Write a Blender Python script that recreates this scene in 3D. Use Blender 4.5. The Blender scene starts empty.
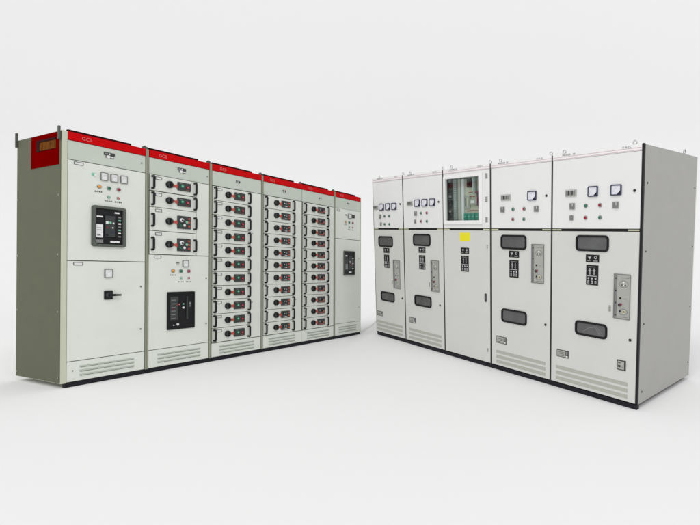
import bpy, bmesh, math, random
from mathutils import Matrix, Vector
random.seed(4)
scene = bpy.context.scene
C = scene.collection

# ---------------------------------------------------------------- camera
CAM_Z = 1.1814
F, CX, CY, PITCH = 466.43, 478.83, 270.668, 0.0478      # pixels of a 700 px wide picture
cam_d = bpy.data.cameras.new('camera'); cam = bpy.data.objects.new('camera', cam_d); C.objects.link(cam)
cam_d.sensor_width = 36; cam_d.lens = F / 700 * 36
cam_d.shift_x = -(CX - 350) / 700; cam_d.shift_y = (CY - 262.5) / 700
cam_d.clip_start = 0.05; cam_d.clip_end = 500
cam.location = (0, 0, CAM_Z); cam.rotation_euler = (math.pi / 2 - PITCH, 0, 0)
scene.camera = cam

# ---------------------------------------------------------------- studio backdrop light and two added soft lamps
w = bpy.data.worlds.new('World'); scene.world = w; w.use_nodes = True
bg = w.node_tree.nodes['Background']
bg.inputs[0].default_value = (0.847, 0.847, 0.847, 1); bg.inputs[1].default_value = 1.0
def area(name, az, el, dist, size, power, col=(1, 1, 1)):
    l = bpy.data.lights.new(name, 'AREA'); l.shape = 'DISK'; l.size = size; l.energy = power; l.color = col
    o = bpy.data.objects.new(name, l); C.objects.link(o)
    a, e = math.radians(az), math.radians(el)
    tgt = Vector((-0.8, 5, 1))
    d = Vector((math.sin(a) * math.cos(e), -math.cos(a) * math.cos(e), math.sin(e)))
    o.location = tgt + d * dist
    o.rotation_euler = (-d).to_track_quat('-Z', 'Y').to_euler()
    return o
area('added_key_right', 42, 47, 55, 17, 5200)  # far unseen lamps, added to shape and brighten the cabinets
area('added_key_left', -24, 50, 55, 17, 5200)
vs = scene.view_settings
vs.view_transform = 'Standard'; vs.look = 'None'; vs.exposure = 0; vs.gamma = 1; vs.use_curve_mapping = False

# ---------------------------------------------------------------- materials
def srgb(r, g, b):
    f = lambda c: (c / 255 / 12.92) if c / 255 <= 0.04045 else ((c / 255 + 0.055) / 1.055) ** 2.4
    return (f(r), f(g), f(b), 1)
def mat(name, col, rough=0.5, metal=0.0, vary=0.0, scale=6.0, bump=0.0, bscale=300.0, spec=0.22, coat=0.0):
    m = bpy.data.materials.new(name); m.use_nodes = True
    nt = m.node_tree; p = nt.nodes['Principled BSDF']
    p.inputs['Base Color'].default_value = col if len(col) == 4 else (*col, 1)
    p.inputs['Roughness'].default_value = rough; p.inputs['Metallic'].default_value = metal
    p.inputs['Specular IOR Level'].default_value = spec; p.inputs['Coat Weight'].default_value = coat
    tc = nt.nodes.new('ShaderNodeTexCoord')
    if vary > 0:
        n = nt.nodes.new('ShaderNodeTexNoise'); n.inputs['Scale'].default_value = scale; n.inputs['Detail'].default_value = 6
        n.inputs['Roughness'].default_value = 0.6
        nt.links.new(tc.outputs['Object'], n.inputs['Vector'])
        r = nt.nodes.new('ShaderNodeMapRange'); r.inputs['From Min'].default_value = 0.25; r.inputs['From Max'].default_value = 0.75
        r.inputs['To Min'].default_value = 1 - vary; r.inputs['To Max'].default_value = 1 + vary
        nt.links.new(n.outputs['Fac'], r.inputs['Value'])
        mx = nt.nodes.new('ShaderNodeVectorMath'); mx.operation = 'SCALE'
        mx.inputs[0].default_value = col[:3]
        nt.links.new(r.outputs['Result'], mx.inputs['Scale'])
        nt.links.new(mx.outputs['Vector'], p.inputs['Base Color'])
        r2 = nt.nodes.new('ShaderNodeMapRange'); r2.inputs['To Min'].default_value = rough - 0.06; r2.inputs['To Max'].default_value = rough + 0.08
        nt.links.new(n.outputs['Fac'], r2.inputs['Value']); nt.links.new(r2.outputs['Result'], p.inputs['Roughness'])
    if bump > 0:
        n2 = nt.nodes.new('ShaderNodeTexNoise'); n2.inputs['Scale'].default_value = bscale; n2.inputs['Detail'].default_value = 3
        nt.links.new(tc.outputs['Object'], n2.inputs['Vector'])
        b = nt.nodes.new('ShaderNodeBump'); b.inputs['Strength'].default_value = bump; b.inputs['Distance'].default_value = 0.002
        nt.links.new(n2.outputs['Fac'], b.inputs['Height']); nt.links.new(b.outputs['Normal'], p.inputs['Normal'])
    return m
M = {}
M['lpaint'] = mat('pale_green_grey_paint', (0.735, 0.765, 0.705), 0.5, vary=0.03, scale=3.5, bump=0.12)
M['lhead'] = mat('grey_header_paint', (0.555, 0.60, 0.53), 0.5, vary=0.03, scale=3.5, bump=0.12)
M['lpost'] = mat('green_grey_frame_paint', (0.56, 0.585, 0.465), 0.5, vary=0.03, scale=5, bump=0.1)
M['lpost_in'] = mat('grey_olive_frame_paint', (0.33, 0.345, 0.27), 0.5, vary=0.03, scale=5, bump=0.1)
M['lside'] = mat('olive_grey_paint_with_shade', (0.115, 0.122, 0.078), 0.6, vary=0.07, scale=9, bump=0.2, bscale=90)  # the side's shade is put into this darker paint
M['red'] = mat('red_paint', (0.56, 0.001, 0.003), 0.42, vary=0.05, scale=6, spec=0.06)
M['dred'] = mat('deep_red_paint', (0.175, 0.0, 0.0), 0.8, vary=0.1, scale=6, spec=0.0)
M['maroon'] = mat('dark_maroon_edge', (0.028, 0.004, 0.006), 0.7, spec=0.05)
M['rpaint'] = mat('white_grey_paint_top_lit', (0.84, 0.84, 0.835), 0.48, vary=0.02, scale=3.0, bump=0.1)  # upper doors: top light put into the colour, brighter than the lower doors
M['rlow'] = mat('light_grey_paint', (0.672, 0.677, 0.648), 0.48, vary=0.025, scale=3.0, bump=0.1)
M['rwhite'] = mat('white_header_paint', (0.90, 0.89, 0.89), 0.45, vary=0.01, scale=3.0)
M['rside'] = mat('grey_paint_with_shade', (0.368, 0.365, 0.350), 0.5, vary=0.035, scale=8, bump=0.2, bscale=90)  # side face in shade: the darkening is part of this colour
M['gap'] = mat('dark_gasket', (0.018, 0.018, 0.018), 0.7)
M['seal'] = mat('rubber_seal', (0.045, 0.045, 0.045), 0.7)
M['gapg'] = mat('grey_green_gasket', (0.075, 0.08, 0.065), 0.7)
M['black'] = mat('black_plastic', (0.012, 0.012, 0.014), 0.42, vary=0.1, scale=20)
M['base'] = mat('black_base_paint', (0.012, 0.012, 0.018), 0.55, vary=0.2, scale=15)
M['dgrey'] = mat('dark_grey_plastic', (0.05, 0.055, 0.055), 0.4, vary=0.1, scale=20)
M['mgrey'] = mat('mid_grey_plastic', (0.22, 0.225, 0.22), 0.45, vary=0.05, scale=20)
M['frame'] = mat('grey_green_bezel', (0.105, 0.115, 0.10), 0.45, vary=0.08, scale=20)
M['steel'] = mat('zinc_steel', (0.45, 0.45, 0.43), 0.35, metal=0.9, vary=0.1, scale=30)
M['eye'] = mat('plated_eye', (0.62, 0.62, 0.62), 0.4, metal=0.3)
M['bracket'] = mat('dark_zinc_bracket', (0.10, 0.11, 0.095), 0.45, metal=0.5, vary=0.1, scale=30)
M['white'] = mat('white_plastic', (0.78, 0.78, 0.78), 0.4)
M['meterface'] = mat('meter_face', (0.80, 0.80, 0.86), 0.3)
M['navy'] = mat('navy_plastic', (0.05, 0.055, 0.10), 0.35)
M['green'] = mat('green_lens', (0.012, 0.15, 0.085), 0.25, coat=0.4)
M['pgreen'] = mat('pale_green_lens', (0.22, 0.55, 0.38), 0.3)
M['redl'] = mat('red_lens', (0.30, 0.010, 0.035), 0.25, coat=0.4)
M['pred'] = mat('pale_red_lens', (0.62, 0.20, 0.20), 0.3)
M['orange'] = mat('amber_lens', (0.72, 0.30, 0.04), 0.25, coat=0.4)
M['legend'] = mat('red_orange_legend', (0.50, 0.095, 0.07), 0.5)
M['yellow'] = mat('yellow_sticker', (0.86, 0.78, 0.03), 0.5)
M['brown'] = mat('copper_bars', (0.15, 0.05, 0.006), 0.7, vary=0.35, scale=25, spec=0.03)
M['engrave'] = mat('engraved_white', (0.50, 0.50, 0.50), 0.5)
M['tgreen'] = mat('green_terminals', (0.04, 0.30, 0.22), 0.5)
M['plate'] = mat('mimic_plate', (0.42, 0.42, 0.39), 0.45, vary=0.06, scale=40)
M['vent'] = mat('vent_grey', (0.45, 0.455, 0.40), 0.6)
M['vslot'] = mat('vent_slot', (0.50, 0.505, 0.455), 0.6)
M['lvent'] = mat('vent_green_grey', (0.475, 0.515, 0.445), 0.6)
M['pink'] = mat('faded_red_line', (0.60, 0.36, 0.40), 0.5)
M['ygrn'] = mat('yellow_green_pad', (0.62, 0.62, 0.44), 0.6)
M['beige'] = mat('beige_mounting_plate', (0.62, 0.62, 0.50), 0.6, vary=0.05, scale=10)
M['duct'] = mat('grey_duct', (0.36, 0.42, 0.40), 0.5)
M['floor'] = mat('studio_floor', (0.803, 0.803, 0.803), 0.9, spec=0.0)
def glass_mat():
    m = bpy.data.materials.new('clear_glass'); m.use_nodes = True; nt = m.node_tree
    for n in list(nt.nodes): nt.nodes.remove(n)
    o = nt.nodes.new('ShaderNodeOutputMaterial'); mx = nt.nodes.new('ShaderNodeMixShader')
    t = nt.nodes.new('ShaderNodeBsdfTransparent'); g = nt.nodes.new('ShaderNodeBsdfGlossy')
    g.inputs['Roughness'].default_value = 0.03; t.inputs['Color'].default_value = (0.93, 0.96, 0.95, 1)
    mx.inputs[0].default_value = 0.03; nt.links.new(t.outputs[0], mx.inputs[1]); nt.links.new(g.outputs[0], mx.inputs[2])
    nt.links.new(mx.outputs[0], o.inputs['Surface']); return m
M['glass'] = glass_mat()
M['wglass'] = mat('smoked_window', (0.095, 0.097, 0.096), 0.25, vary=0.25, scale=5, spec=0.6)

# ---------------------------------------------------------------- mesh builder
class MB:
    def __init__(s): s.v = []; s.f = []; s.mi = []; s.mats = []
    def m(s, k):
        if k not in s.mats: s.mats.append(k)
        return s.mats.index(k)
    def prism(s, pts, y0, y1, k):                 # outline in x,z (counter-clockwise seen from the front), y0 = front
        b = len(s.v); n = len(pts); i = s.m(k)
        s.v += [(x, y0, z) for x, z in pts] + [(x, y1, z) for x, z in pts]
        s.f.append(tuple(range(b, b + n))); s.f.append(tuple(range(b + 2 * n - 1, b + n - 1, -1)))
        for a in range(n):
            c = (a + 1) % n; s.f.append((b + a, b + n + a, b + n + c, b + c))
        s.mi += [i] * (n + 2); return s
    def box(s, x0, x1, y0, y1, z0, z1, k): return s.prism([(x0, z0), (x1, z0), (x1, z1), (x0, z1)], y0, y1, k)
    def rr(s, x0, x1, z0, z1, r, y0, y1, k, n=5): return s.prism(rrect(x0, x1, z0, z1, r, n), y0, y1, k)
    def disc(s, x, z, r, y0, y1, k, n=20, rz=None):
        rz = rz or r
        return s.prism([(x + r * math.cos(t * 2 * math.pi / n), z + rz * math.sin(t * 2 * math.pi / n)) for t in range(n)], y0, y1, k)
    def ring(s, outer, inner, y0, y1, k):         # frame between two outlines of equal count
        b = len(s.v); n = len(outer); i = s.m(k)
        for y in (y0, y1): s.v += [(x, y, z) for x, z in outer] + [(x, y, z) for x, z in inner]
        for a in range(n):
            c = (a + 1) % n
            s.f += [(b + a, b + c, b + n + c, b + n + a), (b + 2 * n + a, b + 3 * n + a, b + 3 * n + c, b + 2 * n + c),
                    (b + a, b + 2 * n + a, b + 2 * n + c, b + c), (b + n + a, b + n + c, b + 3 * n + c, b + 3 * n + a)]
            s.mi += [i] * 4
        return s
    def dome(s, x, z, r, y0, h, k, n=16, m=4):
        b = len(s.v); i = s.m(k)
        for j in range(m):
            a = j / m * math.pi / 2; rr_ = r * math.cos(a); y = y0 - h * math.sin(a)
            s.v += [(x + rr_ * math.cos(t * 2 * math.pi / n), y, z + rr_ * math.sin(t * 2 * math.pi / n)) for t in range(n)]
        s.v.append((x, y0 - h, z)); top = len(s.v) - 1
        for j in range(m - 1):
            for t in range(n):
                u = (t + 1) % n; s.f.append((b + j * n + t, b + j * n + u, b + (j + 1) * n + u, b + (j + 1) * n + t)); s.mi.append(i)
        for t in range(n): s.f.append((b + (m - 1) * n + t, b + (m - 1) * n + (t + 1) % n, top)); s.mi.append(i)
        return s
    def tube(s, pts, r, k, n=8):
        i = s.m(k); b = len(s.v); P = [Vector(p) for p in pts]
        for q, p in enumerate(P):
            d = (P[min(q + 1, len(P) - 1)] - P[max(q - 1, 0)]).normalized()
            u = d.orthogonal().normalized() if q == 0 else (u - d * u.dot(d)).normalized()
            v_ = d.cross(u)
            s.v += [tuple(p + (u * math.cos(t * 2 * math.pi / n) + v_ * math.sin(t * 2 * math.pi / n)) * r) for t in range(n)]
        for q in range(len(P) - 1):
            for t in range(n):
                c = (t + 1) % n; s.f.append((b + q * n + t, b + q * n + c, b + (q + 1) * n + c, b + (q + 1) * n + t)); s.mi.append(i)
        s.f.append(tuple(range(b, b + n))); s.f.append(tuple(range(b + len(P) * n - 1, b + (len(P) - 1) * n - 1, -1))); s.mi += [i, i]
        return s
    def text(s, string, x, z, h, y, k, xs=1.0):
        cu = bpy.data.curves.new('t', 'FONT'); cu.body = string; cu.size = 1; cu.extrude = 0; cu.resolution_u = 2
        o = bpy.data.objects.new('t', cu); C.objects.link(o); bpy.context.view_layer.update()
        me = bpy.data.meshes.new_from_object(o); i = s.m(k); b = len(s.v)
        for v in me.vertices: s.v.append((x + v.co.x * h * 1.35 * xs, y, z + v.co.y * h * 1.35))
        for p in me.polygons: s.f.append(tuple(b + q for q in p.vertices)); s.mi.append(i)
        bpy.data.objects.remove(o); bpy.data.meshes.remove(me); bpy.data.curves.remove(cu); return s
    def build(s, name, parent=None, loc=None, bevel=0.0, smooth=False):
        me = bpy.data.meshes.new(name); me.from_pydata(s.v, [], s.f)
        for k in s.mats: me.materials.append(M[k])
        me.polygons.foreach_set('material_index', s.mi)
        bm = bmesh.new(); bm.from_mesh(me); bmesh.ops.recalc_face_normals(bm, faces=bm.faces)
        if bevel:
            ed = [e for e in bm.edges if len(e.link_faces) == 2 and e.calc_face_angle(0) > 0.6]
            bmesh.ops.bevel(bm, geom=ed, offset=bevel, segments=2, affect='EDGES', clamp_overlap=True)
        if smooth:
            for f in bm.faces: f.smooth = True
            for e in bm.edges:
                if len(e.link_faces) == 2 and e.calc_face_angle(0) > 0.7: e.smooth = False
        bm.to_mesh(me); bm.free()
        o = bpy.data.objects.new(name, me); C.objects.link(o)
        if parent: o.parent = parent
        if loc: o.location = loc
        return o
def rrect(x0, x1, z0, z1, r, n=5):
    p = []
    for cx, cz, a0 in ((x1 - r, z0 + r, -90), (x1 - r, z1 - r, 0), (x0 + r, z1 - r, 90), (x0 + r, z0 + r, 180)):
        for t in range(n + 1):
            a = math.radians(a0 + 90 * t / n); p.append((cx + r * math.cos(a), cz + r * math.sin(a)))
    return p
def copy_tree(o, parent, loc=None):
    c = o.copy(); C.objects.link(c); c.parent = parent
    if loc is not None: c.location = loc
    for ch in o.children: copy_tree(ch, c)
    return c

# ---------------------------------------------------------------- the two rows' frames
def rot(rx, ry, rz): return Matrix.Rotation(rx, 4, 'X') @ Matrix.Rotation(ry, 4, 'Y') @ Matrix.Rotation(rz, 4, 'Z')
ML = Matrix.Translation((-3.5993, 4.0088, CAM_Z - 1.1743)) @ rot(-0.0527, 0.0019, 1.1361)
MR = Matrix.Translation((-1.4601, 6.6244, CAM_Z - 1.1884)) @ rot(0.0528, -0.0065, -0.7849)
WL = [.6596, .6744, .6942, .6545, .6503, .6129]; DL = .775; HL = 2.2
WR = [.7013, .7895, .7624, .7922, .8859]; DR = 1.122; HR = 2.15
BASE = 0.042

# ---------------------------------------------------------------- floor: one sheet that both rows stand on
def plane_z(Mx, x, y):
    n = Mx.to_3x3() @ Vector((0, 0, 1)); p = Mx @ Vector((0, 0, -BASE))
    return p.z - ((x - p.x) * n.x + (y - p.y) * n.y) / n.z
def floor_z(x, y):
    x = max(-6, min(5, x)); y = max(0.5, min(8.6, y))
    xc = -1.72 + (y - 7.1) * -0.10
    h = 0.22 + max(0, 6.7 - y) * 0.45
    t = max(0, min(1, (x - xc + h) / (2 * h))); t = t * t * (3 - 2 * t)
    return plane_z(ML, x, y) * (1 - t) + plane_z(MR, x, y) * t
def axis(a, b, st, ext):
    v = []; q = a
    while q < b + 1e-6: v.append(q); q += st
    return [a - e for e in reversed(ext)] + v + [v[-1] + e for e in ext]
xs = axis(-7, 6, 0.13, [.5, 2, 5, 12, 22]); ys = axis(-2, 9.4, 0.13, [])
ys = [-2 - e for e in (25, 12, 5, 2, .5)] + ys
SW = 5.0; yend = ys[-1]                              # the studio sweep rises behind the cabinets
prof = [(y, None) for y in ys]
for q in range(1, 25):
    a_ = math.radians(90 * q / 24); prof.append((yend + SW * math.sin(a_), SW * (1 - math.cos(a_))))
for z in (6, 8, 11, 15): prof.append((yend + SW, z))
fl = bpy.data.meshes.new('floor')
fl.from_pydata([(x, y, floor_z(x, y) + (up or 0)) for y, up in prof for x in xs], [],
               [(j * len(xs) + i, j * len(xs) + i + 1, (j + 1) * len(xs) + i + 1, (j + 1) * len(xs) + i) for j in range(len(prof) - 1) for i in range(len(xs) - 1)])
for p in fl.polygons: p.use_smooth = True
fl.materials.append(M['floor']); flo = bpy.data.objects.new('floor', fl); C.objects.link(flo); flo['kind'] = 'structure'

# ---------------------------------------------------------------- shared small parts
def cabinet(Mx, x, label, group):
    o = bpy.data.objects.new('switchgear_cabinet', None); C.objects.link(o)
    o.matrix_world = Mx @ Matrix.Translation((x, 0, -BASE)); o.empty_display_size = 0.2
    o['label'] = label; o['category'] = 'electrical cabinet'; o['group'] = group
    return o
Z = BASE                                             # cabinet origins sit on the floor; heights below are above the base
def lamp(par, x, z, k, r=0.013, y=0.0):
    b = MB().disc(x, z, r * 1.35, y - 0.006, y + 0.002, 'mgrey')
    b.disc(x, z, r * 1.1, y - 0.009, y - 0.006, 'eye')
    o = b.build('indicator_lamp', par, smooth=True)
    MB().dome(x, z, r, y - 0.009, r * 0.7, k).build('lens', o, smooth=True)
    return o
def marks(b, x, z, n, wd, h, y, k='dgrey', seed=0):
    rnd = random.Random(seed); q = x - wd / 2; st = wd / n
    for i in range(n):
        hh = h * rnd.uniform(0.6, 1.0)
        b.box(q + st * 0.12, q + st * rnd.uniform(0.6, 0.9), y - 0.0012, y + 0.001, z - hh / 2, z + hh / 2, k); q += st
    return b
def caption(par, x, z, wd=0.06, h=0.012, y=0.0, seed=0):
    return marks(MB(), x, z, 4, wd, h, y, 'frame', seed).build('lamp_caption', par)
def screw(par, x, z, r=0.008, y=0.0, k='mgrey'):
    return MB().disc(x, z, r, y - 0.005, y + 0.002, k, 12).box(x - r * .7, x + r * .7, y - 0.0056, y - 0.005, z - r * .12, z + r * .12, 'black').build('door_lock', par)
def name_tag(par, x0, x1, z0, z1, y=0.0):
    b = MB().ring([(x0, z0), (x1, z0), (x1, z1), (x0, z1)], [(x0 + .004, z0 + .004), (x1 - .004, z0 + .004), (x1 - .004, z1 - .004), (x0 + .004, z1 - .004)], y - 0.004, y + 0.002, 'frame')
    b.box(x0 + .004, x1 - .004, y - 0.002, y + 0.002, z0 + .004, z1 - .004, 'white')
    return b.build('name_tag', par)
def meter(par, x0, x1, z0, z1, frame='mgrey', face='white', corner=False, y=0.0):
    t = 0.0055 if not corner else 0.009
    b = MB(); b.ring(rrect(x0, x1, z0, z1, .008, 3), rrect(x0 + t, x1 - t, z0 + t, z1 - t, .005, 3), y - 0.014, y + .002, frame)
    o = b.build('panel_meter', par, bevel=.0012)
    f = MB().box(x0 + t, x1 - t, y - 0.009, y + .001, z0 + t, z1 - t, face)
    if corner:
        s = (x1 - x0) * .30
        f.prism([(x1 - t - s, z0 + t), (x1 - t, z0 + t), (x1 - t, z0 + t + s)], y - 0.012, y - .0092, 'black')
    cx, cz, r = x1 - t - .008, z0 + t + .008, (x1 - x0) * .58
    for q in range(9):
        a = math.radians(95 + q * 10); c, s_ = math.cos(a), math.sin(a)
        f.prism([(cx + c * r - s_ * .0006, cz + s_ * r + c * .0006), (cx + c * r + s_ * .0006, cz + s_ * r - c * .0006),
                 (cx + c * (r + .006) + s_ * .0006, cz + s_ * (r + .006) - c * .0006), (cx + c * (r + .006) - s_ * .0006, cz + s_ * (r + .006) + c * .0006)], y - .0098, y - .009, 'mgrey')
    f.build('meter_face', o)
    return o

# ---------------------------------------------------------------- left row, red-topped
GL = 'red topped cabinets in the left row'
def left_shell(i, label):
    x = sum(WL[:i]); wd = WL[i]; c = cabinet(ML, x, label, GL)
    xl = -0.036 if i == 0 else 0.001; xr = wd - 0.001
    b = MB().box(xl + .003, xr, .022, DL, Z, Z + HL - .004, 'lpost'); b.box(xl + .006, xr - .002, .018, .0225, Z + .004, Z + HL - .006, 'gapg')
    b.build('body', c)
    b = MB().box(0.001, xr, .012, DL - .15, 0, Z, 'base') if i else MB().box(.0, xr, .012, .05, 0, Z, 'base').box(.16, xr, .0505, DL - .15, 0, Z, 'base')
    b.build('plinth', c)
    lp, rp = i != 4, i != 3                          # the fourth and fifth cabinets meet without a post between them
    if lp: MB().box(xl, .012 if i else 0.004, -.004, .03, Z, Z + HL, 'lpost' if i == 0 else 'lpost_in').build('corner_post', c, bevel=.002)
    if rp: MB().box(wd - .013, wd - .001, -.004, .03, Z, Z + HL, 'lpost' if i == 5 else 'lpost_in').build('corner_post', c, bevel=.002)
    x0, x1 = (0.008 if i == 0 else .018 if lp else .003), wd - (.019 if rp else .003)
    MB().box(x0 - (.001 if lp else .003), x1 + (.001 if rp else .003), -.006, .018, Z + 2.130, Z + HL, 'red').text('GCS', .105, Z + 2.149, .032, -.0068, 'pred').build('header_strip', c, bevel=0)
    MB().box(x0, wd * .78, .001, .03, Z + HL + .0005, Z + HL + .019, 'maroon').build('roof_edge', c, bevel=.001)
    MB().box(x0, x1, 0, .018, Z + 1.962, Z + 2.126, 'lhead').build('header_panel', c, bevel=.0015)
    vx0, vx1 = .105 / .66 * wd, .545 / .66 * wd
    v = MB().box(x0, x1, 0, .018, Z + .006, Z + (.160 if i in (2, 3, 4) else .180), 'lpaint')
    v.build('vent_panel', c, bevel=.0015)
    for q in range(3):
        zz = Z + .130 - q * .037 - (.012 if i in (2, 3, 4) else 0)
        b = MB()
        b.prism([(vx0, zz - .010), (vx1, zz - .010), (vx1 + .004, zz + .006), (vx0 - .004, zz + .006)], -.0045, .001, 'lvent')
        b.box(vx0 + .004, vx1 - .004, -.0052, -.0044, zz - .010, zz - .0065, 'gapg')
        b.build('louvre', c, bevel=.001)
    if i in (0, 1, 2, 3, 4):
        MB().box(wd - .034, wd + (.006 if i == 0 else .0), .004, .034, Z + HL, Z + HL + .024, 'bracket').disc(wd - .017, Z + HL + .024, .010, .008, .03, 'bracket', 12).build('lifting_bracket', c, bevel=.0015)
    return c, x0, x1, wd
def badge(c, x, z, s=1.0):
    b = MB().rr(x - .045 * s, x + .045 * s, z - .003, z + .026 * s, .004, -.003, .001, 'dgrey')
    b.box(x - .038 * s, x - .012 * s, -.0042, -.003, z + .004, z + .019 * s, 'mgrey'); b.box(x - .004 * s, x + .006 * s, -.0042, -.003, z + .004, z + .019 * s, 'white')
    b.rr(x - .032 * s, x + .038 * s, z - .026 * s, z - .005, .004, -.0025, .001, 'mgrey'); b.disc(x - .006 * s, z - .013 * s, .014 * s, -.004, .001, 'white', 14)
    b.box(x + .012 * s, x + .034 * s, -.0035, -.002, z - .018 * s, z - .010, 'white')
    return b.build('maker_badge', c)

# withdrawable drawer, origin at its lower left front corner
def make_drawer(par, w, h, kind):
    b = MB().box(0, w, 0, .018, .003, h - .003, 'lpaint')
    d = b.build('drawer', par, bevel=.0015)
    hc = h / 2 + (.002 if h < .2 else -.012); hh = .060
    for hx in (.020, w - .020):
        MB().tube([(hx, .002, hc - hh), (hx, -.030, hc - hh), (hx, -.036, hc - hh + .010), (hx, -.036, hc + hh - .010), (hx, -.030, hc + hh), (hx, .002, hc + hh)], .0105, 'black').build('drawer_handle', d, smooth=True)
    kz = h / 2 + (.004 if h < .2 else -.012); kx = .188
    k = MB().disc(kx, kz, .036, -.018, .001, 'black', 24); k.disc(kx, kz, .030, -.030, -.018, 'dgrey', 24)
    k.box(kx - .008, kx + .008, -.044, -.029, kz - .030, kz + .030, 'black')
    k.build('rotary_switch', d, bevel=.001)
    MB().prism([(kx + .026, kz - .020), (kx + .058, kz - .010), (kx + .083, kz - .026), (kx + .083, kz + .018), (kx + .058, kz + .006), (kx + .026, kz + .020)], -.010, .001, 'legend').build('pointer_plate', d)
    px0, px1 = .272, .412
    pz0, pz1 = (kz - .044, kz + .044) if h < .2 else (kz - .066, kz + .070)
    p = MB().rr(px0, px1, pz0, pz1, .005, -.012, .001, 'dgrey', 3)
    mz = (pz0 + pz1) / 2
    if kind == 0:
        p.disc(px0 + .045, mz + .004, .009, -.022, -.012, 'pgreen'); p.disc(px0 + .045, mz + .004, .019, -.018, -.012, 'green')
        p.disc(px1 - .038, mz - .002, .015, -.022, -.012, 'redl'); p.disc(px1 - .038, mz - .002, .006, -.023, -.022, 'pred')
        p.box(px0 + .02, px0 + .05, -.0128, -.012, pz1 - .016, pz1 - .011, 'mgrey'); p.box(px1 - .05, px1 - .02, -.0128, -.012, pz0 + .008, pz0 + .013, 'legend')
    elif kind == 1:
        p.disc(px0 + .04, mz + .022, .020, -.022, -.012, 'white'); p.disc(px0 + .045, mz + .018, .011, -.024, -.022, 'black')
        p.disc(px1 - .045, mz + .005, .013, -.018, -.012, 'pgreen'); p.disc(px0 + .07, mz - .030, .013, -.018, -.012, 'white'); p.disc(px0 + .028, mz - .034, .010, -.018, -.012, 'green')
        for q in range(3): p.disc(px1 - .020, mz + .042 - q * .040, .011, -.018, -.012, 'legend', 12)
    elif kind == 2:
        p.disc(px0 + .038, mz + .010, .014, -.020, -.012, 'black'); p.disc(px0 + .038, mz + .010, .006, -.021, -.020, 'white')
        p.disc(px0 + .075, mz + .006, .011, -.018, -.012, 'mgrey'); p.disc(px0 + .05, mz - .026, .007, -.016, -.012, 'mgrey')
        for q in range(2): p.disc(px1 - .022, mz + .020 - q * .040, .011, -.018, -.012, 'legend', 12)
        p.box(px0 + .06, px0 + .09, -.0128, -.012, mz - .033, mz - .026, 'white')
    else:
        p.disc(px0 + .04, mz + .008, .013, -.019, -.012, 'mgrey'); p.disc(px0 + .08, mz + .002, .013, -.019, -.012, 'black')
        p.disc(px1 - .028, mz - .008, .014, -.019, -.012, 'legend', 12); p.box(px0 + .02, px1 - .02, -.0128, -.012, pz0 + .008, pz0 + .016, 'legend')
    p.build('button_panel', d)
    tz = h - .018
    if kind < 2: name_tag(d, .052, .115, tz - .028, tz)
    else: MB().box(.056, .074, -.0015, .001, tz - .022, tz - .008, 'mgrey').build('name_tag', d)
    return d
def drawers_column(c, wd, kind, n=11, ztop=1.956, zbot=.166):
    pitch = (ztop - zbot) / n; first = None
    for q in range(n):
        loc = (.026, 0, Z + ztop - (q + 1) * pitch)
        if first is None:
            first = make_drawer(c, .488, pitch, kind); first.location = loc
        else: copy_tree(first, c, loc)
    MB().box(.520, wd - (.019 if wd != WL[3] else .003), 0, .018, Z + zbot + .002, Z + ztop, 'lpaint').build('cable_door', c, bevel=.0015)
    screw(c, .545, Z + .60, .007); screw(c, .545, Z + 1.45, .007)

# cabinet 1
c, x0, x1, wd = left_shell(0, 'red topped cabinet with shaded olive side showing, two plain doors and a black lever')
badge(c, .325, Z + 2.060)
d = MB().box(x0, x1, 0, .018, Z + 1.074, Z + 1.956, 'lpaint').build('door', c, bevel=.0015)
name_tag(d, .052, .122, Z + 1.921, Z + 1.947)
MB().rr(.186, .218, Z + 1.848, Z + 1.872, .003, -.006, .001, 'pgreen').rr(.204, .222, Z + 1.846, Z + 1.868, .003, -.008, .001, 'white').build('small_indicator', d)
for a, b_ in ((.252, .313), (.334, .395), (.416, .477)): meter(d, a, b_, Z + 1.817, Z + 1.893)
for x, z, k in ((.245, 1.756, 'orange'), (.323, 1.753, 'green'), (.404, 1.753, 'redl'), (.321, 1.671, 'pgreen'), (.401, 1.671, 'pred')): lamp(d, x, Z + z, k, .0135 if z > 1.7 else .010)
for n_, (x, z) in enumerate(((.240, 1.709), (.320, 1.633), (.403, 1.633))): caption(d, x, Z + z, .065, .014, seed=n_)
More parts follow.
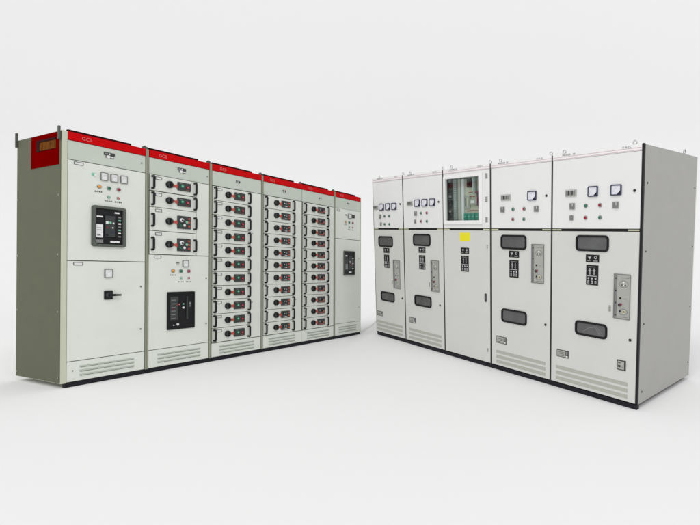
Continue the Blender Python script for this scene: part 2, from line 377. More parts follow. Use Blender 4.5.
def breaker_one(par):
    X0, X1, Z0, Z1 = .184, .462, Z + 1.205, Z + 1.580
    fr = MB().ring(rrect(X0, X1, Z0, Z1, .022), rrect(X0 + .026, X1 - .026, Z0 + .024, Z1 - .024, .008), -.022, .002, 'frame').build('circuit_breaker', par, bevel=.003)
    b = MB().box(X0 + .024, X1 - .024, -.004, .003, Z0 + .022, Z1 - .022, 'black')
    b.rr(X0 + .03, X0 + .095, Z0 + .050, Z1 - .030, .004, -.010, -.003, 'black', 3)
    b.box(X0 + .038, X0 + .086, -.012, -.010, Z1 - .105, Z1 - .092, 'white')
    b.box(X0 + .036, X0 + .088, -.012, -.010, Z0 + .085, Z0 + .205, 'white')
    b.box(X0 + .042, X0 + .070, -.0125, -.0118, Z0 + .10, Z0 + .115, 'mgrey'); b.box(X0 + .042, X0 + .080, -.0125, -.0118, Z0 + .15, Z0 + .156, 'mgrey'); b.box(X0 + .042, X0 + .076, -.0125, -.0118, Z0 + .17, Z0 + .175, 'mgrey')
    b.box(X0 + .036, X0 + .09, -.012, -.010, Z0 + .035, Z0 + .064, 'mgrey')
    b.rr(X0 + .105, X0 + .185, Z0 + .095, Z1 - .085, .005, -.016, -.003, 'dgrey', 3)
    for (u, z, k, s) in ((.118, .225, 'white', .020), (.145, .225, 'pgreen', .016), (.170, .222, 'white', .012), (.120, .180, 'redl', .011), (.165, .180, 'white', .010), (.165, .140, 'navy', .013)):
        b.box(X0 + u - s / 2, X0 + u + s / 2, -.020, -.016, Z0 + z - s * .6, Z0 + z + s * .6, k)
    b.box(X0 + .192, X0 + .205, -.02, -.004, Z0 + .09, Z0 + .27, 'black')
    for q in range(7): b.box(X0 + .214, X0 + .236, -.012, -.004, Z0 + .095 + q * .030, Z0 + .108 + q * .030, ('mgrey', 'white', 'pgreen')[q % 3])
    b.box(X0 + .150, X0 + .225, -.012, -.004, Z0 + .040, Z0 + .058, 'white'); b.box(X0 + .185, X0 + .222, -.012, -.004, Z1 - .060, Z1 - .046, 'white')
    b.disc(X0 + .118, Z0 + .11, .010, -.02, -.016, 'black', 12)
    b.build('breaker_front', fr)
breaker_one(d)
d = MB().box(x0, x1, 0, .018, Z + .186, Z + 1.067, 'lpaint').build('door', c, bevel=.0015)
name_tag(d, .052, .122, Z + 1.030, Z + 1.057)
meter(d, .289, .356, Z + .917, Z + .998)
h = MB().rr(.288, .356, Z + .713, Z + .799, .006, -.010, .001, 'black', 3); h.disc(.322, Z + .756, .026, -.026, -.010, 'dgrey', 18)
h.prism([(.316, Z + .744), (.412, Z + .746), (.416, Z + .754), (.412, Z + .762), (.316, Z + .768)], -.040, -.024, 'black'); h.box(.362, .405, -.0408, -.040, Z + .751, Z + .758, 'mgrey')
h.build('lever_switch', d, bevel=.001)
for z in (.827, .408): screw(d, .604, Z + z)
screw(c, .604, Z + 2.049, .007); screw(c, .05, Z + .10, .006)
# its side sheet, inspection window and side brackets (local x is the outer face)
sx = -.037
s = MB().box(sx - .003, sx + .006, .006, DL, Z + .006, Z + HL - .004, 'lside').build('side_panel', c, bevel=.0015); s['label'] = 'olive grey side sheet, shade painted in'
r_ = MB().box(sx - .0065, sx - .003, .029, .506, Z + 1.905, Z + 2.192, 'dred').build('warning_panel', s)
r_['label'] = 'red sheet on the side with a dark slot'
b = MB()
oy0, oy1, oz0, oz1 = .074, .398, Z + 2.048, Z + 2.146
b.box(sx - .0085, sx - .0065, oy0, oy1, oz0, oz1, 'maroon')
b.box(sx - .0105, sx - .0085, oy0, oy1 - .04, oz0 + .004, oz1 - .022, 'brown')
b.box(sx - .012, sx - .0085, oy1 - .05, oy1, oz0 - .004, oz1, 'maroon'); b.box(sx - .014, sx - .0085, oy0, oy1, oz1 - .020, oz1, 'maroon')
for q in range(4): b.box(sx - .0125, sx - .0100, oy0 + .025 + q * .066, oy0 + .048 + q * .066, oz0 + .014, oz1 - .03, 'brown')
b.build('side_opening', s)
MB().box(sx - .018, sx - .004, DL - .022, DL + .004, Z + 2.13, Z + 2.262, 'bracket').build('lifting_bracket', c, bevel=.001)
MB().box(sx - .020, sx - .007, .000, .024, Z + 2.12, Z + 2.235, 'bracket').build('lifting_bracket', c, bevel=.001)
for y, z in ((.034, 1.64), (.036, 1.123), (.033, .625), (.030, .05), (DL - .028, 1.64), (DL - .028, 1.12), (DL - .028, .62), (DL - .028, .05)):
    b = MB(); b.box(sx - .007, sx - .002, y - .007, y + .007, Z + z - .008, Z + z + .008, 'steel'); b.build('bolt', s, bevel=.002)

# cabinet 2
c, x0, x1, wd = left_shell(1, 'cabinet with four drawers above a door holding a black circuit breaker')
badge(c, .345, Z + 2.055)
zs = [1.956, 1.797, 1.631, 1.392, 1.152]
dr = None
for q in range(4):
    h_ = zs[q] - zs[q + 1]; loc = (.026, 0, Z + zs[q + 1])
    if q in (0, 2): dr = make_drawer(c, .478, .163 if q == 0 else .2395, 0 if q == 0 else 1); dr.location = loc
    else: copy_tree(dr, c, loc)
MB().box(.510, x1, 0, .018, Z + 1.155, Z + 1.956, 'lpaint').build('cable_door', c, bevel=.0015)
d = MB().box(x0, x1, 0, .018, Z + .186, Z + 1.147, 'lpaint').build('door', c, bevel=.0015)
name_tag(d, .066, .138, Z + 1.111, Z + 1.138)
meter(d, .355, .419, Z + 1.026, Z + 1.098)
MB().box(.289, .322, -.003, .001, Z + 1.062, Z + 1.078, 'mgrey').box(.289, .322, -.003, .001, Z + 1.044, Z + 1.054, 'plate').build('small_indicator', d)
for x, z, k in ((.257, .984, 'orange'), (.340, .982, 'green'), (.423, .982, 'redl'), (.342, .909, 'pgreen'), (.425, .909, 'redl')): lamp(d, x, Z + z, k, .0145 if z > .95 else .009)
for n_, (x, z) in enumerate(((.257, .940), (.340, .868), (.424, .868))): caption(d, x, Z + z, .065, .012, seed=n_ + 5)
def breaker_two(par):
    X0, X1, Z0, Z1 = .196, .488, Z + .368, Z + .763
    fr = MB().ring(rrect(X0, X1, Z0, Z1, .006, 3), rrect(X0 + .016, X1 - .016, Z0 + .016, Z1 - .016, .004, 3), -.014, .002, 'black').build('circuit_breaker', par, bevel=.002)
    b = MB().box(X0 + .014, X1 - .014, -.006, .003, Z0 + .014, Z1 - .014, 'black')
    b.rr(X0 + .03, X0 + .115, Z0 + .10, Z1 - .05, .004, -.010, -.005, 'dgrey', 3); b.rr(X0 + .12, X0 + .19, Z0 + .10, Z1 - .05, .004, -.010, -.005, 'black', 3)
    for q in range(6): b.box(X0 + .040, X0 + .085, -.0112, -.010, Z0 + .115 + q * .038, Z0 + .122 + q * .038, 'mgrey')
    for (u, z, k, r) in ((.060, .215, 'redl', .006), (.092, .255, 'redl', .007), (.120, .262, 'legend', .007), (.165, .264, 'pgreen', .008), (.165, .225, 'white', .011), (.122, .262, 'white', .004), (.108, .050, 'white', .012), (.065, .045, 'white', .005)):
        b.disc(X0 + u, Z0 + z, r, -.015, -.009 if z > .1 else -.004, k, 12)
    b.box(X0 + .198, X0 + .212, -.018, -.005, Z0 + .10, Z0 + .345, 'dgrey')
    b.box(X0 + .225, X0 + .255, -.009, -.005, Z0 + .225, Z0 + .285, 'dgrey'); b.box(X0 + .230, X0 + .250, -.0098, -.009, Z0 + .233, Z0 + .245, 'mgrey'); b.box(X0 + .230, X0 + .250, -.0098, -.009, Z0 + .255, Z0 + .277, 'mgrey')
    b.build('breaker_front', fr)
breaker_two(d)
for z in (.905, .398): screw(d, .624, Z + z)
screw(c, .63, Z + 2.045, .006)

# cabinets 3, 4, 5
for i, kind, lab in ((2, 0, 'cabinet of eleven drawers, nearest of three, with green and red buttons'),
                     (3, 2, 'middle one of the three cabinets made up wholly of drawers'),
                     (4, 3, 'cabinet of eleven drawers next to the plain end cabinet')):
    c, x0, x1, wd = left_shell(i, lab)
    badge(c, .345, Z + 2.050, .62)
    drawers_column(c, wd, kind)

# cabinet 6
c, x0, x1, wd = left_shell(5, 'plain cabinet at the far right end of the red topped row, no drawers')
badge(c, .30, Z + 2.055, .6)
d = MB().box(x0, x1, 0, .018, Z + 1.498, Z + 1.960, 'lpaint').build('door', c, bevel=.0015)
name_tag(d, .05, .11, Z + 1.92, Z + 1.945)
meter(d, .295, .378, Z + 1.828, Z + 1.900); MB().rr(.384, .446, Z + 1.842, Z + 1.892, .004, -.012, .001, 'black', 3).box(.392, .415, -.0128, -.012, Z + 1.86, Z + 1.88, 'mgrey').build('selector_switch', d)
MB().box(.24, .27, -.003, .001, Z + 1.865, Z + 1.885, 'mgrey').build('small_indicator', d)
for x, z, k in ((.242, 1.764, 'orange'), (.326, 1.764, 'green'), (.411, 1.764, 'redl'), (.330, 1.692, 'pgreen'), (.411, 1.692, 'pred')): lamp(d, x, Z + z, k, .014 if z > 1.7 else .010)
for n_, (x, z) in enumerate(((.242, 1.72), (.330, 1.650), (.411, 1.650))): caption(d, x, Z + z, .06, .012, seed=n_ + 9)
d = MB().box(x0, x1, 0, .018, Z + .186, Z + 1.491, 'lpaint').build('door', c, bevel=.0015)
X0, X1, Z0, Z1 = .198, .458, Z + .926, Z + 1.313
fr = MB().ring(rrect(X0, X1, Z0, Z1, .012, 3), rrect(X0 + .018, X1 - .018, Z0 + .018, Z1 - .018, .006, 3), -.016, .002, 'frame').build('circuit_breaker', d, bevel=.002)
b = MB().box(X0 + .016, X1 - .016, -.006, .003, Z0 + .016, Z1 - .016, 'black')
b.box(X0 + .03, X0 + .10, -.010, -.005, Z0 + .08, Z1 - .10, 'dgrey'); b.box(X0 + .035, X0 + .09, -.011, -.010, Z0 + .10, Z0 + .18, 'mgrey'); b.box(X0 + .035, X0 + .08, -.011, -.010, Z1 - .09, Z1 - .07, 'white')
b.rr(X0 + .11, X0 + .19, Z0 + .10, Z1 - .08, .004, -.014, -.005, 'dgrey', 3)
for q in range(5): b.box(X0 + .20, X0 + .225, -.010, -.005, Z0 + .10 + q * .04, Z0 + .118 + q * .04, ('white', 'mgrey')[q % 2])
b.box(X0 + .125, X0 + .150, -.018, -.014, Z0 + .20, Z0 + .22, 'white'); b.box(X0 + .158, X0 + .172, -.018, -.014, Z0 + .16, Z0 + .18, 'redl'); b.box(X0 + .12, X0 + .18, -.010, -.005, Z0 + .04, Z0 + .06, 'white')
b.build('breaker_front', fr)
for z in (1.2, .408): screw(d, wd - .05, Z + z, .007)
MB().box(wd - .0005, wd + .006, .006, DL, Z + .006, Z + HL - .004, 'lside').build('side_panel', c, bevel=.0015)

# ---------------------------------------------------------------- right row, white-topped
GR = 'white topped cabinets in the right row'
def right_shell(i, label):
    x = sum(WR[:i]); wd = WR[i]; c = cabinet(MR, x, label, GR)
    b = MB()
    if i == 2:       # open upper compartment behind the glass
        b.box(.001, wd - .001, .022, DR, Z, Z + 1.45, 'gap'); b.box(.001, wd - .001, .022, DR, Z + 2.09, Z + HR - .004, 'gap')
        b.box(.001, .045, .022, DR, Z + 1.45, Z + 2.09, 'gap'); b.box(wd - .11, wd - .001, .022, DR, Z + 1.45, Z + 2.09, 'gap'); b.box(.045, wd - .11, .34, DR, Z + 1.45, Z + 2.09, 'gap')
    else: b.box(.001, wd - .001, .022, DR, Z, Z + HR - .004, 'gap')
    b.build('body', c)
    (MB().box(.001, wd - .002, .010, .05, 0, Z, 'base').box(.001, wd - .20, .0505, DR - .15, 0, Z, 'base') if i == 4 else MB().box(.001, wd - .001, .010, DR - .05, 0, Z, 'base')).build('plinth', c)
    g = .0085; x0, x1 = g, wd - g - (.007 if i == 4 else 0)
    # header with two faded lines and lettering
    hb = MB().box(x0, x1, -.002, .022, Z + 2.098, Z + HR + .002, 'rwhite')
    for z in (2.121, 2.1025): hb.box(x0 + .002, x1 - .002, -.0032, -.002, Z + z, Z + z + .003, 'pink')
    hb.text('AKD0N 10', .112, Z + 2.130, .017, -.0036, 'dgrey', 1.3)
    hb.text('G-0-1C', wd - .185, Z + 2.130, .016, -.0036, 'dgrey', 1.2)
    hb.build('header_strip', c)
    for ex in (.100, wd - (.10 if i == 4 else .05)):
        b = MB(); pts = [(ex + .016 * math.cos(t * math.pi / 10), .05, Z + HR + .026 + .016 * math.sin(t * math.pi / 10)) for t in range(21)]
        b.tube(pts, .0045, 'eye'); 
        b.tube([(ex, .05, Z + HR - .004), (ex, .05, Z + HR + .012)], .010, 'eye', 10)
        b.build('lifting_eye', c, smooth=True)
    MB().box(.001, x0 - .0008, -.0005, .0215, Z, Z + HR - .002, 'seal').build('door_seal', c)
    if i != 4: MB().box(x1 + .0008, wd - .001, -.0005, .0215, Z, Z + HR - .002, 'seal').build('door_seal', c)
    # seam between upper and lower doors
    MB().box(x0, x1, .010, .0215, Z + 1.450, Z + 1.480, 'black').build('seam_strip', c)
    for a, q in ((x0 + .002, x0 + .048), (x0 + .052, x0 + .098), (x1 - .10, x1 - .004)):
        MB().box(a, q, -.001, .0095, Z + 1.459, Z + 1.470, 'ygrn').build('seam_pad', c)
    return c, x0, x1, wd
def vents(c, xa, xb):
    for q in range(3):
        z = Z + .177 - q * .0535
        b = MB().box(xa, xb, -.0015, .004, z - .032, z, 'vent')
        n = int((xb - xa) / .014)
        for k in range(n):
            u = xa + .006 + k * (xb - xa - .012) / n
            b.box(u, u + .006, -.0022, -.0014, z - .029, z - .005, 'vslot')
        b.build('vent_grille', c)
def view_window(d, x0, x1, z0, z1, seen=False):
    fr = MB().ring(rrect(x0, x1, z0, z1, .038, 6), rrect(x0 + .019, x1 - .019, z0 + .018, z1 - .018, .024, 6), -.012, .002, 'black').build('viewing_window', d, bevel=.004, smooth=True)
    g = MB().box(x0 + .012, x1 - .012, -.002, .003, z0 + .012, z1 - .012, 'wglass')
    if seen:
        w_ = x1 - x0
        for (a, b_) in (((.25, .035), (.42, .075)), ((.42, .075), (.68, .10)), ((.60, .105), (.80, .025)), ((.66, .105), (.86, .03))):
            p0 = Vector((x0 + a[0] * w_, z0 + a[1])); p1 = Vector((x0 + b_[0] * w_, z0 + b_[1])); n = (p1 - p0).normalized().orthogonal() * .0022
            g.prism([tuple(p0 - n), tuple(p1 - n), tuple(p1 + n), tuple(p0 + n)], -.0028, -.002, 'mgrey')
    g.build('pane', fr)
def plates(d, xp, za, zb):
    b = MB().box(xp - .066, xp + .066, -.004, .001, za - .067, za, 'black')
    b.prism([(xp - .045, za - .018), (xp - .010, za - .018), (xp - .026, za - .044)][::-1], -.005, -.004, 'engrave')
    b.disc(xp + .032, za - .024, .014, -.005, -.004, 'engrave', 14); b.disc(xp + .034, za - .022, .007, -.0055, -.005, 'black', 12)
    b.box(xp - .050, xp - .02, -.005, -.004, za - .058, za - .050, 'mgrey'); b.box(xp + .008, xp + .054, -.005, -.004, za - .060, za - .048, 'mgrey')
    b.build('instruction_plate', d)
    b = MB().box(xp - .060, xp + .060, -.004, .001, zb - .178, zb, 'black')
    b.box(xp - .040, xp + .035, -.005, -.004, zb - .018, zb - .012, 'mgrey')
    for u in (-.022, .020):
        b.box(xp + u - .004, xp + u + .004, -.005, -.004, zb - .085, zb - .028, 'engrave'); b.box(xp + u - .014, xp + u + .014, -.005, -.004, zb - .050, zb - .044, 'engrave')
        b.box(xp + u - .012, xp + u + .012, -.005, -.004, zb - .076, zb - .068, 'mgrey')
    b.box(xp - .048, xp + .048, -.005, -.004, zb - .100, zb - .094, 'engrave')
    for u in (-.036, 0, .036):
        b.disc(xp + u, zb - .118, .009, -.005, -.004, 'engrave', 12); b.box(xp + u - .008, xp + u + .008, -.005, -.004, zb - .165, zb - .138, 'engrave'); b.box(xp + u - .003, xp + u + .003, -.0056, -.005, zb - .160, zb - .146, 'black')
    b.build('mimic_diagram', d)
def mechanism_panel(d, x0, z1, w_=.152, h_=.382, tag=True):
    z0 = z1 - h_
    fr = MB().ring([(x0, z0), (x0 + w_, z0), (x0 + w_, z1), (x0, z1)], [(x0 + .008, z0 + .006), (x0 + w_ - .004, z0 + .006), (x0 + w_ - .004, z1 - .006), (x0 + .008, z1 - .006)], -.008, .002, 'mgrey').build('mechanism_panel', d, bevel=.001)
    b = MB().box(x0 + .008, x0 + w_ - .004, -.003, .002, z0 + .006, z1 - .006, 'plate')
    b.box(x0 + .010, x0 + .030, -.006, -.003, z0 + .012, z1 - .012, 'mgrey')
    for q in range(4): b.disc(x0 + .020, z0 + .03 + q * .105, .006, -.0075, -.006, 'black', 10)
    cx = x0 + w_ * .60
    b.ring([(cx + .042 * math.cos(t * math.pi / 10), z1 - .085 + .030 * math.sin(t * math.pi / 10)) for t in range(20)], [(cx + .037 * math.cos(t * math.pi / 10), z1 - .085 + .026 * math.sin(t * math.pi / 10)) for t in range(20)], -.0042, -.003, 'mgrey')
    b.box(cx - .018, cx + .018, -.006, -.003, z1 - .100, z1 - .088, 'white'); b.box(cx - .02, cx - .008, -.0068, -.006, z1 - .10, z1 - .088, 'dgrey'); b.box(cx + .008, cx + .02, -.0068, -.006, z1 - .10, z1 - .088, 'dgrey'); b.disc(cx, z1 - .07, .008, -.006, -.003, 'white', 12)
    b.box(cx - .03, cx + .045, -.004, -.003, z1 - .034, z1 - .030, 'mgrey')
    b.disc(cx - .028, z1 - .205, .008, -.010, -.003, 'black', 12); b.box(cx, cx + .035, -.004, -.003, z1 - .21, z1 - .206, 'mgrey')
    b.disc(cx - .030, z1 - .262, .013, -.018, -.003, 'dgrey', 14); b.disc(cx - .018, z1 - .255, .006, -.019, -.003, 'redl', 10)
    b.ring([(cx + .040 * math.cos(t * math.pi / 10), z1 - .320 + .028 * math.sin(t * math.pi / 10)) for t in range(20)], [(cx + .035 * math.cos(t * math.pi / 10), z1 - .320 + .024 * math.sin(t * math.pi / 10)) for t in range(20)], -.0042, -.003, 'mgrey')
    b.disc(cx - .028, z1 - .315, .007, -.008, -.003, 'black', 10); b.disc(cx + .010, z1 - .318, .014, -.006, -.003, 'ygrn', 14); b.disc(cx + .010, z1 - .318, .007, -.007, -.006, 'brown', 10)
    b.box(cx - .03, cx + .04, -.004, -.003, z1 - .365, z1 - .360, 'mgrey')
    b.build('mechanism_face', fr)
    if tag:
        b = MB().box(x0 - .046, x0 - .024, -.002, .001, z1 - .333, z1 - .277, 'plate')
        for q in range(4): b.box(x0 - .043, x0 - .027, -.0026, -.002, z1 - .325 + q * .013, z1 - .320 + q * .013, 'mgrey')
        b.build('small_plate', d)
def rating_plate(d, x0, x1, z0, z1, name='rating_plate'):
    b = MB().box(x0, x1, -.004, .001, z0, z1, 'dgrey'); b.box(x0 + .006, x1 - .036, -.005, -.004, z0 + .006, z1 - .006, 'plate')
    b.box(x1 - .030, x1 - .008, -.005, -.004, z0 + .030, z1 - .008, 'mgrey'); b.box(x1 - .03, x1 - .008, -.005, -.004, z0 + .008, z0 + .020, 'white')
    for q in range(3): b.box(x0 + .014, x1 - .050, -.0056, -.005, z0 + .014 + q * .016, z0 + .018 + q * .016, 'dgrey')
    return b.build(name, d)
def counter(d, x0, x1, z0, z1):
    b = MB().box(x0, x1, -.010, .001, z0, z1, 'plate'); n = 5; st = (x1 - x0 - .012) / n
    for q in range(n): b.box(x0 + .006 + q * st, x0 + .006 + (q + .72) * st, -.0112, -.010, z0 + .012, z1 - .010, 'dgrey' if q % 2 else 'mgrey')
    b.box(x0 + .008, x1 - .02, -.0112, -.010, z1 - .007, z1 - .004, 'white')
    return b.build('position_indicator', d)
def rotary(d, x, z, w_=.062, h_=.058):
    b = MB().box(x - w_ / 2, x + w_ / 2, -.004, .001, z - h_ / 2, z + h_ / 2, 'plate')
    b.box(x - w_ * .38, x - w_ * .10, -.005, -.004, z - h_ * .38, z + h_ * .38, 'mgrey')
    b.rr(x + .0, x + w_ * .38, z - h_ * .44, z + h_ * .44, .006, -.018, -.004, 'mgrey', 3); b.box(x + w_ * .16, x + w_ * .24, -.0188, -.018, z, z + h_ * .4, 'white')
    return b.build('selector_switch', d)
RL = {0: dict(off=.000, lab='narrowest cabinet at the far left end of the white topped row'),
      1: dict(off=.0, lab='white topped cabinet with three meters, immediately left of the glass window cabinet'),
      3: dict(off=.0, lab='cabinet with a single square meter, immediately right of the glass window cabinet'),
      4: dict(off=.0, lab='nearest cabinet of the white topped row, two meters and its grey side showing')}
cfg = {
 0: dict(np=(.004, .126, 1.730, 1.782), m=[(.160, .268), (.310, .416), (.455, .560)], mz=(1.714, 1.804), key=.640, s1=(.170, 1.631), g=(.280, 1.634), r=(.391, 1.634), s2=None, s3=(.185, 1.53), lo=[(.278, 1.526, 'green'), (.390, 1.526, 'green')],
         win=(.118, .458), wz=(1.219, 1.366), px=.302, pz=(1.206, 1.114), mech=(.452, 1.050), win2=(.142, .468), wz2=(.470, .603), key2=.64, lab=(.028, .161, .245, .310), v=(.026, .632)),
 1: dict(np=(.093, .203, 1.757, 1.812), m=[(.250, .355), (.398, .501), (.544, .647)], mz=(1.739, 1.829), key=.710, s1=(.261, 1.658), g=(.373, 1.660), r=(.485, 1.660), s2=None, s3=(.250, 1.558), lo=[(.370, 1.559, 'redl'), (.485, 1.559, 'green')],
         win=(.204, .549), wz=(1.254, 1.404), px=.378, pz=(1.238, 1.140), mech=(.545, 1.088), win2=(.209, .550), wz2=(.492, .632), key2=.708, lab=(.082, .216, .253, .325), v=(.074, .724)),
 3: dict(np=(.157, .280, 1.760, 1.819), m=[(.505, .610)], mz=(1.747, 1.837), key=.728, s1=(.172, 1.668), g=(.316, 1.668), r=(.459, 1.668), s2=(.610, 1.664), s3=None, lo=[(.314, 1.567, 'redl'), (.457, 1.567, 'green')],
         win=(.149, .491), wz=(1.263, 1.411), px=.328, pz=(1.249, 1.155), mech=(.555, 1.325), win2=(.156, .499), wz2=(.498, .642), key2=.730, lab=(.083, .224, .259, .334), v=(.079, .732)),
 4: dict(np=(.155, .268, 1.764, 1.824), m=[(.387, .484), (.607, .705)], mz=(1.753, 1.843), key=.819, s1=(.224, 1.676), g=(.367, 1.676), r=(.507, 1.677), s2=(.652, 1.673), s3=(.218, 1.573), lo=[(.366, 1.572, 'redl'), (.509, 1.572, 'green')],
         win=(.269, .600), wz=(1.277, 1.420), px=.442, pz=(1.249, 1.157), mech=(.654, 1.098), win2=(.274, .602), wz2=(.513, .646), key2=.813, lab=(.075, .207, .267, .335), v=(.066, .802))}
def keyhole(d, x, z):
    MB().disc(x, z, .0115, -.006, .001, 'black', 16).box(x - .001, x + .001, -.0066, -.006, z - .006, z + .006, 'mgrey').build('door_lock', d)
for i in (0, 1, 3, 4):
    k = cfg[i]; c, x0, x1, wd = right_shell(i, RL[i]['lab'])
    d = MB().box(x0, x1, 0, .020, Z + 1.477, Z + 2.096, 'rpaint').build('instrument_door', c, bevel=.002)
    q = k['np']; counter(d, q[0], q[1], Z + q[2], Z + q[3])
    for a, b_ in k['m']: meter(d, a, b_, Z + k['mz'][0], Z + k['mz'][1], 'navy', 'meterface', True)
    keyhole(d, k['key'], Z + 1.785)
    rotary(d, k['s1'][0], Z + k['s1'][1])
    if k['s2']: rotary(d, k['s2'][0], Z + k['s2'][1])
    if k['s3']: rotary(d, k['s3'][0], Z + k['s3'][1], .042, .048)
    lamp(d, k['g'][0], Z + k['g'][1], 'green', .0135); lamp(d, k['r'][0], Z + k['r'][1], 'redl' if i else 'green', .0135)
    for x, z, m_ in k['lo']: lamp(d, x, Z + z, m_, .013)
    d = MB().box(x0, x1, 0, .020, Z + .012, Z + 1.452, 'rlow').build('door', c, bevel=.002)
    view_window(d, *k['win'], Z + k['wz'][0], Z + k['wz'][1])
    plates(d, k['px'], Z + k['pz'][0], Z + k['pz'][1])
    mechanism_panel(d, k['mech'][0], Z + k['mech'][1], tag=(i != 3))
    view_window(d, *k['win2'], Z + k['wz2'][0], Z + k['wz2'][1], seen=(i == 4))
    keyhole(d, k['key2'], Z + .548)
    rating_plate(d, k['lab'][0], k['lab'][1], Z + k['lab'][2], Z + k['lab'][3])
    vents(d, *k['v'])
    if i == 4:
        b = MB().box(.701, .781, -.006, .001, Z + .275, Z + .361, 'dgrey').box(.709, .768, -.007, -.006, Z + .283, Z + .353, 'plate')
        b.box(.714, .738, -.008, -.007, Z + .335, Z + .341, 'dgrey'); b.box(.714, .734, -.010, -.007, Z + .300, Z + .316, 'black'); b.box(.742, .760, -.008, -.007, Z + .30, Z + .305, 'mgrey'); b.build('socket_plate', d)
        s = MB().box(wd - .001, wd + .004, .022, DR, Z + .004, Z + HR - .002, 'rside').build('side_panel', c, bevel=.0015); s['label'] = 'plain grey side sheet, shade painted in'
        MB().box(wd - .012, wd + .0045, -.001, .0215, Z + .0, Z + HR + .004, 'black').build('corner_trim', c, bevel=.001)
        MB().box(wd + .004, wd + .0055, DR - .018, DR - .003, Z + .01, Z + HR - .006, 'rlow').build('rear_trim', s)
        for y, z in ((.075, 1.846), (.08, 1.291), (.08, .683), (.08, .10), (1.07, 1.851), (1.07, 1.29), (1.07, .70), (1.07, .142)):
            MB().box(wd + .003, wd + .008, y - .007, y + .007, Z + z - .007, Z + z + .007, 'dgrey').build('bolt', s, bevel=.0018)
        b = MB(); ey = .913; b.tube([(wd - .04, ey + .022 * math.cos(t * math.pi / 10), Z + HR + .030 + .022 * math.sin(t * math.pi / 10)) for t in range(21)], .006, 'eye')
        b.tube([(wd - .04, ey, Z + HR - .004), (wd - .04, ey, Z + HR + .010)], .010, 'eye', 10); b.build('lifting_eye', c, smooth=True)
    if i == 0:
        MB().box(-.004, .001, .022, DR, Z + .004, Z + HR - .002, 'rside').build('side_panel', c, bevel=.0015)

# metering cabinet with the glazed upper compartment
c, x0, x1, wd = right_shell(2, 'cabinet with a large white framed glass window over a plain door with yellow sticker')
O = [(x0, Z + 1.477), (x1, Z + 1.477), (x1, Z + 2.096), (x0, Z + 2.096)]
I = [(.052, Z + 1.562), (.597, Z + 1.562), (.597, Z + 2.036), (.052, Z + 2.036)]
d = MB().ring(O, I, 0, .020, 'rpaint').build('instrument_door', c, bevel=.0015)
fr = MB().ring([(.018, Z + 1.520), (.645, Z + 1.520), (.645, Z + 2.066), (.018, Z + 2.066)], I, -.016, .001, 'rwhite').build('window_frame', d, bevel=.003)
MB().box(.050, .599, .006, .010, Z + 1.560, Z + 2.038, 'glass').build('pane', fr)
for z0, z1 in ((2.00, 2.055), (1.755, 1.812), (1.54, 1.595)):
    b = MB().box(.690, .722, -.004, .001, Z + z0, Z + z1, 'plate')
    for q in range(3): b.box(.694, .718, -.0052, -.004, Z + z0 + .006 + q * .018, Z + z0 + .012 + q * .018, 'mgrey')
    b.build('hinge', d)
cp = MB(); yb = .085
cp.box(.046, .650, yb, yb + .01, Z + 1.452, Z + 2.088, 'beige')
cp.box(.046, .050, .03, yb, Z + 1.452, Z + 2.088, 'dgrey'); cp.box(.640, .650, .03, yb, Z + 1.452, Z + 2.088, 'beige')
cp.box(.051, .64, .03, yb, Z + 2.076, Z + 2.088, 'dgrey'); cp.box(.051, .64, .03, yb, Z + 1.453, Z + 1.46, 'beige')
inn = cp.build('instrument_compartment', c)
zt, zl = Z + 2.074, Z + 1.462
b = MB().box(.052, .118, .045, .084, zl, zt, 'dgrey')
for q in range(10): b.box(.060, .105, .035, .045, Z + 1.48 + q * .058, Z + 1.51 + q * .058, 'black' if q % 3 else 'mgrey')
b.build('switch_column', inn, bevel=.002)
b = MB().box(.126, .172, .050, .084, zl, zt, 'duct').box(.182, .196, .060, .084, zl, zt, 'mgrey').box(.200, .238, .055, .084, zl, zt, 'vent').box(.250, .290, .060, .084, zl, zt, 'white')
for q in range(26): b.box(.130, .168, .048, .050, zl + .012 + q * .023, zl + .020 + q * .023, 'mgrey')
b.build('cable_duct', inn)
b = MB().box(.345, .405, .050, .084, Z + 1.93, Z + 2.030, 'dgrey').box(.355, .395, .040, .050, Z + 1.95, Z + 2.005, 'black').box(.235, .325, .050, .084, Z + 2.03, Z + 2.065, 'black')
b.build('relay', inn, bevel=.002)
MB().box(.450, .482, .045, .084, Z + 1.855, Z + 2.05, 'duct').box(.428, .440, .060, .084, Z + 1.90, Z + 2.07, 'white').build('busbar_cover', inn, bevel=.002)
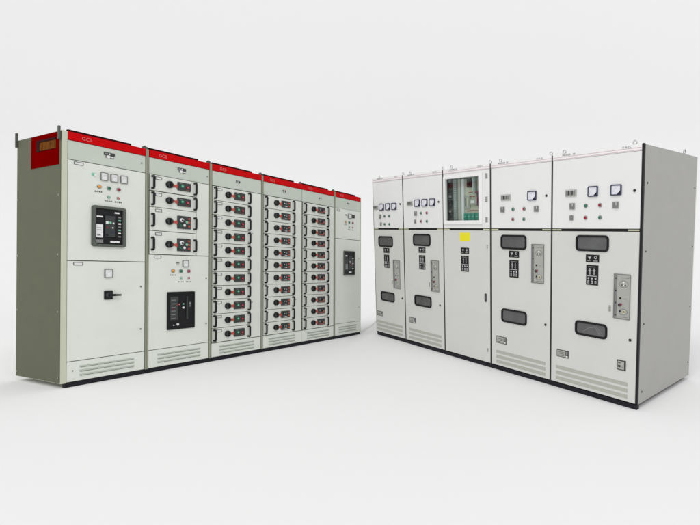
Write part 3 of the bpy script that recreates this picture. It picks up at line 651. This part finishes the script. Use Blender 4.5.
MB().box(.400, .545, .055, .084, Z + 1.735, Z + 1.80, 'vent').box(.41, .47, .050, .055, Z + 1.75, Z + 1.785, 'white').build('meter_module', inn, bevel=.002)
MB().box(.300, .380, .060, .084, Z + 1.70, Z + 1.84, 'plate').box(.31, .33, .055, .060, Z + 1.72, Z + 1.82, 'mgrey').box(.345, .365, .055, .060, Z + 1.72, Z + 1.82, 'ygrn').build('fuse_row', inn, bevel=.002)
b = MB()
for pts in ([(.36, .07, 1.872), (.43, .05, 1.874), (.53, .05, 1.868)], [(.38, .07, 1.826), (.43, .05, 1.83), (.47, .055, 1.826)], [(.33, .07, 1.668), (.43, .05, 1.672), (.55, .05, 1.670)], [(.54, .05, 1.90), (.52, .045, 1.79), (.54, .05, 1.68)]):
    b.tube([(x, y, Z + z) for x, y, z in pts], .0042, 'redl')
for k_ in range(3): b.tube([(.505 + k_ * .010, .05, Z + 1.88), (.520 + k_ * .008, .045, Z + 1.80), (.51 + k_ * .010, .05, Z + 1.72)], .003, 'navy')
b.build('wiring', inn, smooth=True)
for q in range(4):
    MB().box(.300 + q * .062, .354 + q * .062, .045, .084, Z + 1.565, Z + 1.640, 'tgreen').box(.308 + q * .062, .346 + q * .062, .041, .045, Z + 1.598, Z + 1.612, 'pgreen').build('terminal_block', inn, bevel=.002)
d = MB().box(x0, x1, 0, .020, Z + .012, Z + 1.452, 'rlow').build('door', c, bevel=.002)
MB().box(.283, .446, -.0015, .001, Z + 1.334, Z + 1.427, 'yellow').build('warning_sticker', d)
plates(d, .364, Z + 1.258, Z + 1.167)
MB().rr(.674, .700, Z + .68, Z + .77, .004, -.006, .001, 'dgrey', 3).box(.681, .693, -.016, -.006, Z + .70, Z + .75, 'mgrey').build('door_handle', d, bevel=.001)
for z in (1.28, .15):
    b = MB().box(.705, .722, -.003, .001, Z + z - .02, Z + z + .02, 'plate')
    for q in range(2): b.box(.708, .719, -.004, -.003, Z + z - .014 + q * .02, Z + z - .006 + q * .02, 'mgrey')
    b.build('hinge', d)
